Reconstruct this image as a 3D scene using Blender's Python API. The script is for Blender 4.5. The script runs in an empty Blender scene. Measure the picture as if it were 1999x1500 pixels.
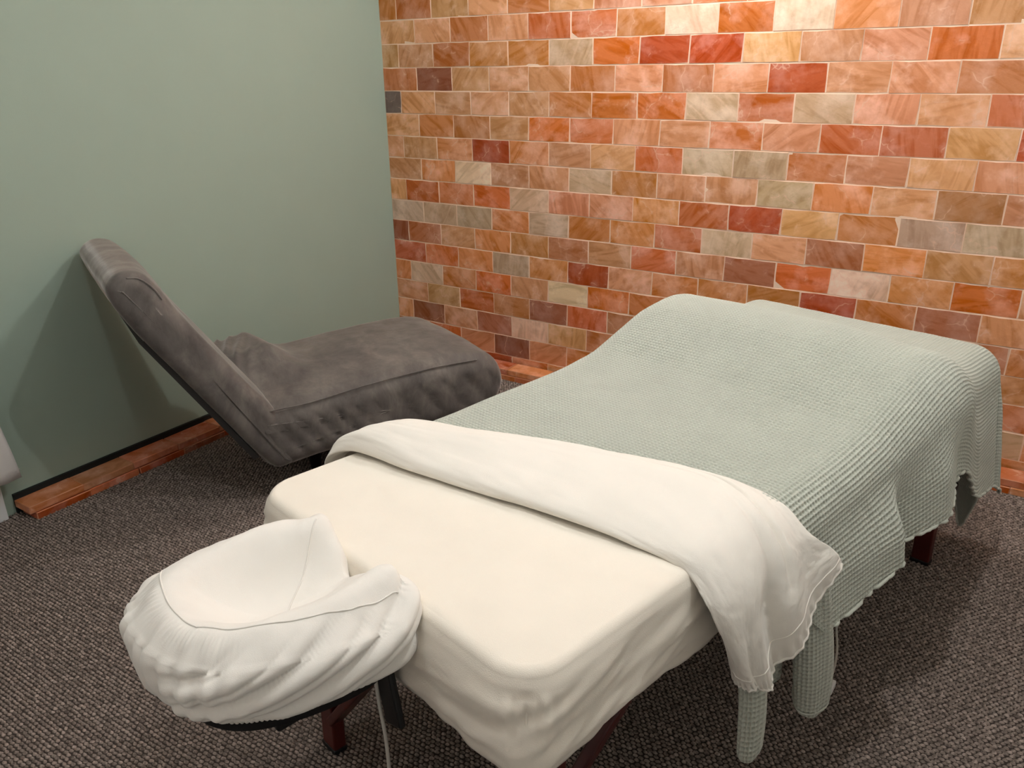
import bpy, bmesh, math, random
import numpy as np
from mathutils import Vector, Matrix

scene = bpy.context.scene
COL = scene.collection
random.seed(7)
rng = np.random.default_rng(7)

# ------------------------------------------------------------------ camera
FLOOR = 1.605
CAM = (2.73153319, -3.07874732, 1.39889383)
YAW, PITCH, ROLL, FPX = -0.581375505, -0.37828528, -0.0133512661, 1558.16495
def cam_axes():
    f = np.array([math.sin(YAW)*math.cos(PITCH), math.cos(YAW)*math.cos(PITCH), math.sin(PITCH)])
    r = np.array([math.cos(YAW), -math.sin(YAW), 0.0]); u = np.cross(r, f)
    c, s = math.cos(ROLL), math.sin(ROLL)
    return c*r+s*u, -s*r+c*u, f
_r, _u, _f = cam_axes()
cd = bpy.data.cameras.new('camera'); cam = bpy.data.objects.new('camera', cd); COL.objects.link(cam)
cam.matrix_world = Matrix(((_r[0], _u[0], -_f[0], CAM[0]), (_r[1], _u[1], -_f[1], CAM[1]), (_r[2], _u[2], -_f[2], CAM[2]), (0, 0, 0, 1)))
cd.sensor_fit = 'HORIZONTAL'; cd.sensor_width = 36.0; cd.lens = FPX/1999*36.0; cd.clip_start = 0.02
scene.camera = cam

# ------------------------------------------------------------------ world, lights, exposure
world = bpy.data.worlds.new('world'); scene.world = world; world.use_nodes = True
world.node_tree.nodes['Background'].inputs[0].default_value = (0.9, 0.85, 0.78, 1)
world.node_tree.nodes['Background'].inputs[1].default_value = 0.02
CEIL = 2.44
def lamp(name, loc, power, col=(0.945, 0.97, 1.0), rad=0.024):
    l = bpy.data.lights.new(name, 'POINT'); l.energy = power; l.color = col; l.shadow_soft_size = rad
    o = bpy.data.objects.new(name, l); COL.objects.link(o); o.location = loc
    return o
lamp('ceiling_lamp_wall', (1.60, -0.48, CEIL-0.10), 31)
lamp('ceiling_lamp_bed', (2.48, -1.62, CEIL-0.10), 29)
lamp('ceiling_lamp_head', (1.68, -2.54, CEIL-0.10), 13)
vs = scene.view_settings
vs.view_transform = 'Standard'; vs.look = 'None'; vs.gamma = 1.0; vs.use_curve_mapping = False; vs.exposure = -0.04

# ------------------------------------------------------------------ helpers
def tag(o, label=None, cat=None, group=None, kind=None):
    if label: o['label'] = label
    if cat: o['category'] = cat
    if group: o['group'] = group
    if kind: o['kind'] = kind
    return o
def link(name, me, mats=(), parent=None, smooth=False):
    o = bpy.data.objects.new(name, me); COL.objects.link(o)
    for m in (mats if isinstance(mats, (list, tuple)) else [mats]):
        if m and m.name not in [x.name for x in me.materials if x]: me.materials.append(m)
    if parent: o.parent = parent
    if smooth: me.polygons.foreach_set('use_smooth', np.ones(len(me.polygons), dtype=bool))
    return o
def empty(name, loc=(0, 0, 0), rz=0.0):
    o = bpy.data.objects.new(name, None); COL.objects.link(o); o.location = loc; o.rotation_euler = (0, 0, rz); o.empty_display_size = 0.1
    return o
def mesh_np(name, V, Fq, uv=None):
    """fast mesh from numpy verts (n,3) and quads (m,4)"""
    me = bpy.data.meshes.new(name); V = np.asarray(V, dtype=np.float32); Fq = np.asarray(Fq, dtype=np.int32); k = Fq.shape[1]
    me.vertices.add(len(V)); me.vertices.foreach_set('co', V.ravel())
    me.loops.add(Fq.size); me.loops.foreach_set('vertex_index', Fq.ravel())
    me.polygons.add(len(Fq)); me.polygons.foreach_set('loop_start', np.arange(0, Fq.size, k, dtype=np.int32))
    me.polygons.foreach_set('loop_total', np.full(len(Fq), k, dtype=np.int32))
    if uv is not None:
        l = me.uv_layers.new(name='UVMap'); l.data.foreach_set('uv', np.asarray(uv, dtype=np.float32)[Fq.ravel()].ravel())
    me.update(calc_edges=True); me.validate()
    return me
def grid_faces(m, n, wrap_n=False, flip=False):
    i = np.arange(m-1)[:, None]; j = np.arange(n if wrap_n else n-1)[None, :]; j2 = (j+1) % n
    q = np.stack([i*n+j+0*j, i*n+j2, (i+1)*n+j2, (i+1)*n+j+0*j], -1).reshape(-1, 4)
    return q[:, ::-1] if flip else q
def grid_normals(P, wrap=False):
    du = np.gradient(P, axis=0)
    if wrap:
        Q = np.concatenate([P[:, -1:], P, P[:, :1]], 1); dv = (Q[:, 2:]-Q[:, :-2])/2
    else: dv = np.gradient(P, axis=1)
    N = np.cross(du, dv); N /= np.linalg.norm(N, axis=-1, keepdims=True)+1e-12
    return N
def hsh(ix, iy, seed=0):
    h = (ix.astype(np.int64)*374761393 + iy.astype(np.int64)*668265263 + seed*974711) & 0x7fffffff
    h = ((h ^ (h >> 13))*1274126177) & 0x7fffffff
    return ((h ^ (h >> 16)) & 0xffff)/65535.0
def noise(x, y, seed=0):
    x = np.asarray(x, float); y = np.asarray(y, float); ix = np.floor(x); iy = np.floor(y); fx = x-ix; fy = y-iy
    fx = fx*fx*fx*(fx*(fx*6-15)+10); fy = fy*fy*fy*(fy*(fy*6-15)+10)
    a = hsh(ix, iy, seed); b = hsh(ix+1, iy, seed); c = hsh(ix, iy+1, seed); d = hsh(ix+1, iy+1, seed)
    return (a*(1-fx)+b*fx)*(1-fy)+(c*(1-fx)+d*fx)*fy-0.5
def fbm(x, y, seed=0, oct=3):
    return sum(noise(x*2**k, y*2**k, seed+k)/2**k for k in range(oct))
def sst(a, b, x):
    t = np.clip((np.asarray(x, float)-a)/(b-a), 0, 1); return t*t*(3-2*t)
def catmull(P, n):
    """interpolate control points along axis 0 to n samples (chord parametrised hermite)"""
    P = np.asarray(P, float); m = len(P)
    d = np.linalg.norm(np.diff(P.reshape(m, -1), axis=0), axis=1)**0.5+1e-9; x = np.concatenate([[0], np.cumsum(d)])
    T = np.zeros_like(P); h = d.reshape((-1,)+(1,)*(P.ndim-1)); S = np.diff(P, axis=0)/h
    T[0] = S[0]; T[-1] = S[-1]
    if m > 2: T[1:-1] = (S[:-1]*h[1:]+S[1:]*h[:-1])/(h[1:]+h[:-1])
    t = np.linspace(0, x[-1], n); k = np.clip(np.searchsorted(x, t, side='right')-1, 0, m-2)
    hh = (x[k+1]-x[k]); u = (t-x[k])/hh; sh = (-1,)+(1,)*(P.ndim-1); u = u.reshape(sh); hh = hh.reshape(sh)
    return (2*u**3-3*u**2+1)*P[k]+(u**3-2*u**2+u)*hh*T[k]+(-2*u**3+3*u**2)*P[k+1]+(u**3-u**2)*hh*T[k+1]
def catmull_closed(P, n):
    P = np.asarray(P, float); k = len(P); L = np.vstack([P, P, P, P[:1]]); A = catmull(L, n*3+1)
    d = np.linalg.norm(np.diff(L, axis=0), axis=1)**.5
    return A[n:2*n+1]
def tube_mesh(name, pts, r, seg=10, smooth_n=None, cap=True):
    P = catmull(pts, smooth_n) if smooth_n else np.asarray(pts, float)
    m = len(P); rr = np.full(m, r) if np.isscalar(r) else np.interp(np.linspace(0, 1, m), np.linspace(0, 1, len(r)), r)
    T = np.gradient(P, axis=0); T /= np.linalg.norm(T, axis=1, keepdims=True)+1e-12
    a = np.array([0, 0, 1.0]) if abs(T[0][2]) < .9 else np.array([1.0, 0, 0]); V = []
    for i in range(m):
        a = a-T[i]*(a@T[i]); a /= np.linalg.norm(a); b = np.cross(T[i], a)
        th = np.linspace(0, 2*math.pi, seg, endpoint=False)
        V.append(P[i]+rr[i]*(np.cos(th)[:, None]*a+np.sin(th)[:, None]*b))
    V = np.array(V).reshape(-1, 3); Fq = grid_faces(m, seg, True)
    if cap:
        V = np.vstack([V, P[0], P[-1]]); c0 = m*seg; j = np.arange(seg); j2 = (j+1) % seg
        Fq = np.vstack([Fq, np.stack([np.full(seg, c0), j2, j, j], -1)[:, [0, 1, 2, 2]], np.stack([np.full(seg, c0+1), (m-1)*seg+j, (m-1)*seg+j2, (m-1)*seg+j2], -1)])
        return mesh_poly(name, V, [tuple(dict.fromkeys(q)) for q in Fq.tolist()])
    return mesh_np(name, V, Fq)
def mesh_poly(name, V, faces):
    me = bpy.data.meshes.new(name); me.from_pydata([tuple(map(float, v)) for v in V], [], faces); me.update(); return me
def bm_mesh(name, bm):
    me = bpy.data.meshes.new(name); bm.normal_update(); bm.to_mesh(me); bm.free(); return me
def box_mesh(name, lo, hi, bev=0.0, seg=2):
    bm = bmesh.new(); bmesh.ops.create_cube(bm, size=1)
    lo = Vector(lo); hi = Vector(hi)
    for v in bm.verts: v.co = Vector(((lo[i]+hi[i])/2+v.co[i]*(hi[i]-lo[i])) for i in range(3))
    if bev: bmesh.ops.bevel(bm, geom=bm.edges[:], offset=bev, segments=seg, profile=.5, affect='EDGES')
    return bm_mesh(name, bm)
def bar_mesh(name, p0, p1, w, d, up=(0, 0, 1), bev=0.004):
    """rectangular bar between two points"""
    p0 = Vector(p0); p1 = Vector(p1); z = (p1-p0); L = z.length; z.normalize(); x = Vector(up).cross(z)
    if x.length < 1e-4: x = Vector((1, 0, 0))
    x.normalize(); y = z.cross(x)
    bm = bmesh.new(); bmesh.ops.create_cube(bm, size=1)
    for v in bm.verts: v.co = Vector((v.co.x*w, v.co.y*d, (v.co.z+.5)*L))
    bmesh.ops.bevel(bm, geom=bm.edges[:], offset=bev, segments=2, profile=.5, affect='EDGES')
    M = Matrix((x, y, z)).transposed().to_4x4(); M.translation = p0
    bmesh.ops.transform(bm, matrix=M, verts=bm.verts)
    return bm_mesh(name, bm)

# ------------------------------------------------------------------ materials
def srgb(r, g, b):
    f = lambda c: (c/12.92 if c <= .04045 else ((c+.055)/1.055)**2.4)
    return (f(r/255), f(g/255), f(b/255), 1)
class NT:
    def __init__(self, name):
        self.m = bpy.data.materials.new(name); self.m.use_nodes = True; self.t = self.m.node_tree; self.n = self.t.nodes
        self.b = self.n['Principled BSDF']
    def add(self, typ, **kw):
        n = self.n.new(typ)
        for k, v in kw.items():
            if k.startswith('i_'): n.inputs[k[2:].replace('_', ' ')].default_value = v
            else: setattr(n, k, v)
        return n
    def l(self, a, ao, b, bi): self.t.links.new(a.outputs[ao], b.inputs[bi])
    def ramp(self, stops):
        r = self.n.new('ShaderNodeValToRGB'); e = r.color_ramp.elements
        while len(e) < len(stops): e.new(.5)
        for k, (p, c) in enumerate(stops): e[k].position = p; e[k].color = c
        return r
    def mix(self, blend='MIX', fac=None):
        x = self.n.new('ShaderNodeMix'); x.data_type = 'RGBA'; x.blend_type = blend
        if fac is not None: x.inputs[0].default_value = fac
        return x
    def bump(self, src, out, strength, dist=0.002):
        b = self.n.new('ShaderNodeBump'); b.inputs['Strength'].default_value = strength; b.inputs['Distance'].default_value = dist
        self.l(src, out, b, 'Height'); self.l(b, 'Normal', self.b, 'Normal'); return b
def plain(name, col, rough=.6, spec=.3, bump=0, bscale=200, var=0.06, sheen=0, metal=0):
    m = NT(name); tc = m.add('ShaderNodeTexCoord'); nz = m.add('ShaderNodeTexNoise'); nz.inputs['Scale'].default_value = 6; nz.inputs['Detail'].default_value = 5
    m.l(tc, 'Object', nz, 'Vector')
    r = m.ramp([(.25, tuple(c*(1-var) for c in col[:3])+(1,)), (.75, tuple(min(1, c*(1+var)) for c in col[:3])+(1,))]); m.l(nz, 'Fac', r, 'Fac'); m.l(r, 'Color', m.b, 'Base Color')
    m.b.inputs['Roughness'].default_value = rough; m.b.inputs['Specular IOR Level'].default_value = spec; m.b.inputs['Metallic'].default_value = metal
    if sheen: m.b.inputs['Sheen Weight'].default_value = sheen
    if bump:
        n2 = m.add('ShaderNodeTexNoise'); n2.inputs['Scale'].default_value = bscale; n2.inputs['Detail'].default_value = 3; m.l(tc, 'Object', n2, 'Vector'); m.bump(n2, 'Fac', bump, .002)
    return m.m
M_GREEN = plain('sage_wall_paint', srgb(162, 178, 162), .75, .2, .12, 350, .015)
M_CREAM = plain('cream_wall_paint', srgb(205, 206, 202), .75, .2)
M_CEIL = plain('ceiling_paint', srgb(240, 238, 232), .8, .2)
M_BLACK = plain('black_plastic', srgb(16, 16, 17), .45, .4, 0, 1, .1)
M_STRIP = plain('black_skirting_paint', srgb(28, 32, 32), .6, .3)
M_WHITEBOARD = plain('white_board_paint', srgb(238, 238, 236), .5, .3)
M_CORD = plain('white_cord_plastic', srgb(200, 196, 186), .4, .4)
M_CHERRY = plain('dark_cherry_wood', srgb(74, 22, 18), .32, .5, 0, 1, .25)
M_VINYL = plain('dark_vinyl', srgb(40, 38, 36), .5, .4)
def fabric(name, col, rough=.9, weave=900, bs=.25, var=.02, sheen=.15):
    m = NT(name); tc = m.add('ShaderNodeTexCoord'); nz = m.add('ShaderNodeTexNoise'); nz.inputs['Scale'].default_value = 9; nz.inputs['Detail'].default_value = 4; m.l(tc, 'Object', nz, 'Vector')
    r = m.ramp([(.3, tuple(c*(1-var) for c in col[:3])+(1,)), (.7, tuple(min(1, c*(1+var)) for c in col[:3])+(1,))]); m.l(nz, 'Fac', r, 'Fac'); m.l(r, 'Color', m.b, 'Base Color')
    m.b.inputs['Roughness'].default_value = rough; m.b.inputs['Specular IOR Level'].default_value = .1; m.b.inputs['Sheen Weight'].default_value = sheen
    w = m.add('ShaderNodeTexNoise'); w.inputs['Scale'].default_value = weave; w.inputs['Detail'].default_value = 2; m.l(tc, 'Object', w, 'Vector')
    m.bump(w, 'Fac', bs, .0012)
    return m.m
M_SHEET = fabric('cream_flannel_sheet', srgb(240, 231, 216), .95, 700, .35)
M_TOPSHEET = fabric('white_cotton_sheet', srgb(236, 230, 219), .92, 900, .35)
M_COVER = fabric('white_cradle_cotton', srgb(236, 231, 222), .92, 900, .3)
M_CURTAIN = fabric('white_curtain_cotton', srgb(228, 222, 216), .9, 900, .3)
M_WAFFLE = fabric('sage_waffle_cotton', srgb(191, 193, 180), .95, 800, .3, .03)

def velvet():
    m = NT('charcoal_velvet'); tc = m.add('ShaderNodeTexCoord')
    mp = m.add('ShaderNodeMapping'); m.l(tc, 'Object', mp, 'Vector'); mp.inputs['Rotation'].default_value = (.4, .3, .7); mp.inputs['Scale'].default_value = (1, 1.6, 1)
    nz = m.add('ShaderNodeTexNoise'); nz.inputs['Scale'].default_value = 7; nz.inputs['Detail'].default_value = 8; nz.inputs['Roughness'].default_value = .68; nz.inputs['Distortion'].default_value = .35; m.l(mp, 'Vector', nz, 'Vector')
    r = m.ramp([(.3, srgb(82, 77, 74)), (.5, srgb(104, 98, 93)), (.72, srgb(130, 123, 115))]); m.l(nz, 'Fac', r, 'Fac'); m.l(r, 'Color', m.b, 'Base Color')
    m.b.inputs['Roughness'].default_value = .8; m.b.inputs['Specular IOR Level'].default_value = .15
    m.b.inputs['Sheen Weight'].default_value = 1.0; m.b.inputs['Sheen Roughness'].default_value = .32; m.b.inputs['Sheen Tint'].default_value = (.80, .75, .70, 1)
    n2 = m.add('ShaderNodeTexNoise'); n2.inputs['Scale'].default_value = 22; n2.inputs['Detail'].default_value = 5; m.l(tc, 'Object', n2, 'Vector'); m.bump(n2, 'Fac', .25, .006)
    return m.m
M_VELVET = velvet()
def salt(name, attr=None):
    """rock-salt brick: colour comes with the brick, streaks and clouds from noise"""
    m = NT(name); tc = m.add('ShaderNodeTexCoord'); oi = m.add('ShaderNodeObjectInfo')
    if attr: col = m.add('ShaderNodeAttribute', attribute_name=attr); co = 'Color'
    else: col = oi; co = 'Color'
    # per-brick offset and turn
    mul = m.add('ShaderNodeMath', operation='MULTIPLY'); m.l(oi, 'Random', mul, 0); mul.inputs[1].default_value = 37.0
    add = m.add('ShaderNodeVectorMath', operation='ADD'); m.l(tc, 'Object', add, 0); m.l(mul, 'Value', add, 1)
    rot = m.add('ShaderNodeVectorRotate', rotation_type='Y_AXIS'); m.l(tc, 'Object', rot, 'Vector')
    m2 = m.add('ShaderNodeMath', operation='MULTIPLY'); m.l(oi, 'Random', m2, 0); m2.inputs[1].default_value = 3.1; m.l(m2, 'Value', rot, 'Angle')
    add2 = m.add('ShaderNodeVectorMath', operation='ADD'); m.l(rot, 'Vector', add2, 0); m.l(mul, 'Value', add2, 1)
    mp = m.add('ShaderNodeMapping'); mp.inputs['Scale'].default_value = (26, 8, 5); m.l(add2, 'Vector', mp, 'Vector')
    st = m.add('ShaderNodeTexNoise'); st.inputs['Scale'].default_value = 1.0; st.inputs['Detail'].default_value = 3; st.inputs['Distortion'].default_value = 1.2; m.l(mp, 'Vector', st, 'Vector')
    cl = m.add('ShaderNodeTexNoise'); cl.inputs['Scale'].default_value = 10; cl.inputs['Detail'].default_value = 4; cl.inputs['Roughness'].default_value = .6; m.l(add, 'Vector', cl, 'Vector')
    # darker streaks
    hs = m.add('ShaderNodeHueSaturation'); m.l(col, co, hs, 'Color'); hs.inputs['Saturation'].default_value = 1.12; hs.inputs['Value'].default_value = .76; hs.inputs['Hue'].default_value = .498
    r1 = m.ramp([(.44, (0, 0, 0, 1)), (.66, (1, 1, 1, 1))]); m.l(st, 'Fac', r1, 'Fac')
    x1 = m.mix(); m.l(r1, 'Color', x1, 0); m.l(col, co, x1, 6); m.l(hs, 'Color', x1, 7)
    # paler clouds
    pale = m.add('ShaderNodeHueSaturation'); m.l(col, co, pale, 'Color'); pale.inputs['Saturation'].default_value = .8; pale.inputs['Value'].default_value = 1.28
    r2 = m.ramp([(.46, (0, 0, 0, 1)), (.68, (.85, .85, .85, 1))]); m.l(cl, 'Fac', r2, 'Fac')
    x2 = m.mix(); m.l(r2, 'Color', x2, 0); m.l(x1, 2, x2, 6); m.l(pale, 'Color', x2, 7)
    # white cracks (edge of distorted cells)
    vo = m.add('ShaderNodeTexVoronoi', feature='DISTANCE_TO_EDGE'); vo.inputs['Scale'].default_value = 7.5
    dn = m.add('ShaderNodeTexNoise'); dn.inputs['Scale'].default_value = 20; m.l(add, 'Vector', dn, 'Vector')
    dm = m.add('ShaderNodeVectorMath', operation='MULTIPLY_ADD'); m.l(dn, 'Color', dm, 0); dm.inputs[1].default_value = (.07, .07, .07); m.l(add2, 'Vector', dm, 2); m.l(dm, 'Vector', vo, 'Vector')
    r3 = m.ramp([(.0, (.55, .55, .55, 1)), (.022, (0, 0, 0, 1))]); m.l(vo, 'Distance', r3, 'Fac')
    gate = m.ramp([(.5, (0, 0, 0, 1)), (.58, (1, 1, 1, 1))]); m.l(cl, 'Fac', gate, 'Fac')
    gm = m.mix('MULTIPLY', 1.0); m.l(r3, 'Color', gm, 6); m.l(gate, 'Color', gm, 7)
    x3 = m.mix(); m.l(gm, 2, x3, 0); m.l(x2, 2, x3, 6); x3.inputs[7].default_value = srgb(238, 196, 168)
    m.l(x3, 2, m.b, 'Base Color')
    m.b.inputs['Roughness'].default_value = .38; m.b.inputs['Specular IOR Level'].default_value = .35
    n2 = m.add('ShaderNodeTexNoise'); n2.inputs['Scale'].default_value = 60; n2.inputs['Detail'].default_value = 4; m.l(add, 'Vector', n2, 'Vector')
    hm = m.add('ShaderNodeMath', operation='MULTIPLY_ADD'); m.l(cl, 'Fac', hm, 0); hm.inputs[1].default_value = 2.0; m.l(n2, 'Fac', hm, 2)
    m.bump(hm, 'Value', .35, .003)
    return m.m
M_SALT = salt('rock_salt'); M_SALT_STUFF = salt('rock_salt_rest', 'tint')
M_EDGE = plain('rock_salt_frosted_edge', srgb(240, 204, 176), .6, .3, .2, 120, .12)
M_TILE_EDGE = plain('salt_tile_edge', srgb(206, 142, 106), .5, .3, .2, 120, .15)
M_JOINT = plain('salt_joint', srgb(246, 212, 186), .8, .2, .4, 150, .12)

# ------------------------------------------------------------------ the room
RX, RY = 3.35, -3.75
def struct(name, me, mat, **k):
    return tag(link(name, me, mat), kind='structure', **k)
struct('wall_left', box_mesh('wall_left', (-.12, RY-.12, 0), (0, .12, CEIL)), M_GREEN)
struct('wall_right', box_mesh('wall_right', (RX, RY-.12, 0), (RX+.12, .12, CEIL)), M_CREAM)
struct('wall_front', box_mesh('wall_front', (0, RY-.12, 0), (RX, RY, CEIL)), M_WHITEBOARD)
wall_back = struct('wall_back', box_mesh('wall_back', (0, .0012, 0), (RX, .12, CEIL)), M_JOINT)
struct('ceiling', box_mesh('ceiling', (-.12, RY-.12, CEIL), (RX+.12, .12, CEIL+.1)), M_CEIL)

# carpet: base sheet and loop pile
def carpet_mat(loop):
    m = NT('carpet_loops' if loop else 'carpet_backing'); tc = m.add('ShaderNodeTexCoord')
    n1 = m.add('ShaderNodeTexNoise'); n1.inputs['Scale'].default_value = 95; n1.inputs['Detail'].default_value = 2; m.l(tc, 'Object', n1, 'Vector')
    n3 = m.add('ShaderNodeTexNoise'); n3.inputs['Scale'].default_value = 3.5; n3.inputs['Detail'].default_value = 3; m.l(tc, 'Object', n3, 'Vector')
    if loop: r = m.ramp([(.3, srgb(100, 89, 82)), (.5, srgb(140, 126, 117)), (.7, srgb(178, 161, 150))])
    else: r = m.ramp([(.3, srgb(56, 49, 45)), (.7, srgb(78, 69, 63))])
    m.l(n1, 'Fac', r, 'Fac')
    r3 = m.ramp([(.3, (.9, .9, .9, 1)), (.7, (1, 1, 1, 1))]); m.l(n3, 'Fac', r3, 'Fac')
    x = m.mix('MULTIPLY', 1.0); m.l(r, 'Color', x, 6); m.l(r3, 'Color', x, 7); m.l(x, 2, m.b, 'Base Color')
    m.b.inputs['Roughness'].default_value = .95; m.b.inputs['Specular IOR Level'].default_value = .08
    n2 = m.add('ShaderNodeTexNoise'); n2.inputs['Scale'].default_value = 420; n2.inputs['Detail'].default_value = 2; m.l(tc, 'Object', n2, 'Vector'); m.bump(n2, 'Fac', .6, .002)
    return m.m
floor = struct('floor', box_mesh('floor', (-.12, RY-.12, -.1), (RX+.12, .12, 0)), carpet_mat(False))
def carpet_loops():
    px, py = .0135, .0098
    nx = int(3.3/px); ny = int(3.0/py)
    I, J = np.meshgrid(np.arange(nx), np.arange(ny), indexing='ij')
    X = .004+(I+.5*(J % 2))*px; Y = -.004-J*py
    keep = ~((X > 2.3) & (Y < -2.55)) & ~((X > 1.2) & (X < 2.1) & (Y < -2.75)) & (X < RX-.01)
    X = X[keep]; Y = Y[keep]; n = len(X)
    X = X+rng.uniform(-.0012, .0012, n); Y = Y+rng.uniform(-.0009, .0009, n); ang = rng.normal(.12, .16, n)
    hh = rng.uniform(.0045, .0075, n); L = rng.uniform(.0052, .0064, n); Wd = rng.uniform(.0036, .0044, n)
    # loop: 6 rim verts + ridge of 2
    base = np.array([(-1, -.45), (-.35, -1), (.4, -1), (1, -.4), (1, .45), (.35, 1), (-.4, 1), (-1, .4)])
    ridge = np.array([(-.5, .0), (.0, -.05), (.5, .0)])
    c, s = np.cos(ang), np.sin(ang)
    def place(q, z):
        a = q[0]*L; b = q[1]*Wd
        return np.stack([X+a*c-b*s, Y+a*s+b*c, z], -1)
    V = [place(q, np.zeros(n)) for q in base]+[place(q, hh*(1 if k == 1 else .86)) for k, q in enumerate(ridge)]
    V = np.stack(V, 1)
    f = np.array([(0, 1, 8), (1, 2, 9), (1, 9, 8), (2, 3, 10), (2, 10, 9), (3, 4, 10), (4, 5, 10), (5, 6, 9), (5, 9, 10), (6, 7, 8), (6, 8, 9), (7, 0, 8)])
    Fq = (np.arange(n)[:, None, None]*11+f[None]).reshape(-1, 3)
    me = mesh_np('carpet_pile', V.reshape(-1, 3), Fq)
    o = link('carpet_pile', me, carpet_mat(True), floor, smooth=True); o['kind'] = 'stuff'
carpet_loops()

# ------------------------------------------------------------------ salt brick wall
B, H = .2032, .1016
PAL = {'t': (219, 158, 111), 'o': (216, 140, 86), 'O': (210, 116, 60), 'r': (204, 118, 76), 'R': (184, 88, 48), 'p': (222, 155, 114),
       'w': (238, 198, 164), 'g': (209, 174, 140), 'd': (164, 102, 68), 'k': (120, 98, 88), 'm': (192, 124, 84)}
ROWS = {-1: 'ortpopppOOppopp', 0: 'ttoprrowOwopppt', 1: 'tproogORRtppOpo', 2: 'odtptopmpRptoot', 3: 'ktpttoOOwrgptrp', 4: 'tootOrttoprrtRt',
        5: 'ttoRottOggoptpt', 6: 'towttgoptgotmpo', 7: 'tOrOwpporRtoggt', 8: 'wggogoorgpmotop', 9: 'drtoomtrtmOwoOt', 10: 'rOogoRtoooRomtt',
        11: 'owoOtwOootottmo', 12: 'ttOodrmotmtttog', 13: 'tdtmwtotmotttto', 14: 'oOtdpotomtottgo', 15: 'odoRotomotdrdmo'}
def brick_mesh(name, w, h, seed, depth=.05):
    """one brick face (origin at its lower left, front at y=0): uneven chipped outline, frosted bevel"""
    r = random.Random(seed); e = .0026; n = []
    nx = 4 if w > .12 else 2; ny = 2
    pts = [(w*i/nx, 0) for i in range(nx)]+[(w, h*i/ny) for i in range(ny)]+[(w*(1-i/nx), h) for i in range(nx)]+[(0, h*(1-i/ny)) for i in range(ny)]
    k = len(pts); rim = []; front = []
    for (x, z) in pts:
        jx = r.uniform(0, .0009); jz = r.uniform(0, .0009)
        x0 = min(max(x, .0005+jx), w-.0005-jx); z0 = min(max(z, .0005+jz), h-.0005-jz)
        chip = e*r.choice((.35, .5, .7, 1.0, 1.5))
        x1 = min(max(x, .0006+chip), w-.0006-chip); z1 = min(max(z, .0006+chip), h-.0006-chip)
        rim.append((x0, .0010, z0)); front.append((x1, r.uniform(-.0008, .0006), z1))
    back = [(x, depth, z) for (x, _, z) in rim]
    V = rim+front+back+[(w*.5, -.0006+r.uniform(-.001, .0008), h*.5)]
    F = []; mi = []
    for i in range(k):
        j = (i+1) % k
        F.append((i, j, k+j, k+i)); mi.append(1)
        F.append((k+i, k+j, 3*k)); mi.append(0)
        F.append((2*k+i, 2*k+j, j, i)); mi.append(0)
    me = mesh_poly(name, V, F); me.materials.append(M_SALT); me.materials.append(M_EDGE)
    me.polygons.foreach_set('material_index', mi)
    return me
FULL = [brick_mesh('brick_full', B, H, 10+i) for i in range(10)]
HALF = [brick_mesh('brick_half', B/2, H, 40+i) for i in range(4)]
def tint(code, r, z=0):
    c = np.array(PAL[code], float)*(1+r.uniform(-.07, .07))+np.array([r.uniform(-5, 5) for _ in range(3)])
    return srgb(*np.clip(c, 0, 255))
rb = random.Random(3)
rest_V, rest_F, rest_C = [], [], []
for row in range(-8, 16):
    z1 = FLOOR-row*H; z0 = z1-H
    if z0 > CEIL: continue
    x = 0.0; i = 0
    while x < RX-.01:
        w = B/2 if (row % 2 and i == 0) else B
        w = min(w, RX-x)
        code = ROWS[row][i] if row in ROWS and i < len(ROWS[row]) else rb.choice('ttoopprOgwmotp')
        c = tint(code, rb)
        seen = row >= -1 and x < 2.95
        me = rb.choice(HALF if abs(w-B/2) < .001 else FULL)
        yo = rb.uniform(-.0012, .0010)
        if seen:
            o = bpy.data.objects.new('brick', me); COL.objects.link(o); o.parent = wall_back; o.color = c
            o.location = (x, yo, z0)
            if z0 < 0: o.location.z = 0.0; o.scale.z = z1/H
        else:
            zz0 = max(z0, 0); sc = (min(z1, CEIL)-zz0)/H; sx = w/(B/2 if me in HALF else B)
            base = sum(len(v) for v in rest_V)
            v = np.array([q.co for q in me.vertices]); v = v*[sx, 1, sc]+[x, yo, zz0]; rest_V.append(v)
            for p in me.polygons:
                rest_F.append((tuple(base+q for q in p.vertices), p.material_index)); rest_C.append(c)
        x += w; i += 1
me = mesh_poly('brick_rest', np.vstack(rest_V), [f for f, _ in rest_F]); me.materials.append(M_SALT_STUFF); me.materials.append(M_EDGE)
me.polygons.foreach_set('material_index', [m for _, m in rest_F])
at = me.color_attributes.new('tint', 'FLOAT_COLOR', 'CORNER'); cc = []
for p, c in zip(me.polygons, rest_C): cc += [c]*p.loop_total
at.data.foreach_set('color', np.array(cc, dtype=np.float32).ravel())
o = link('brick_courses', me, (), wall_back); o['kind'] = 'stuff'

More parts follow.
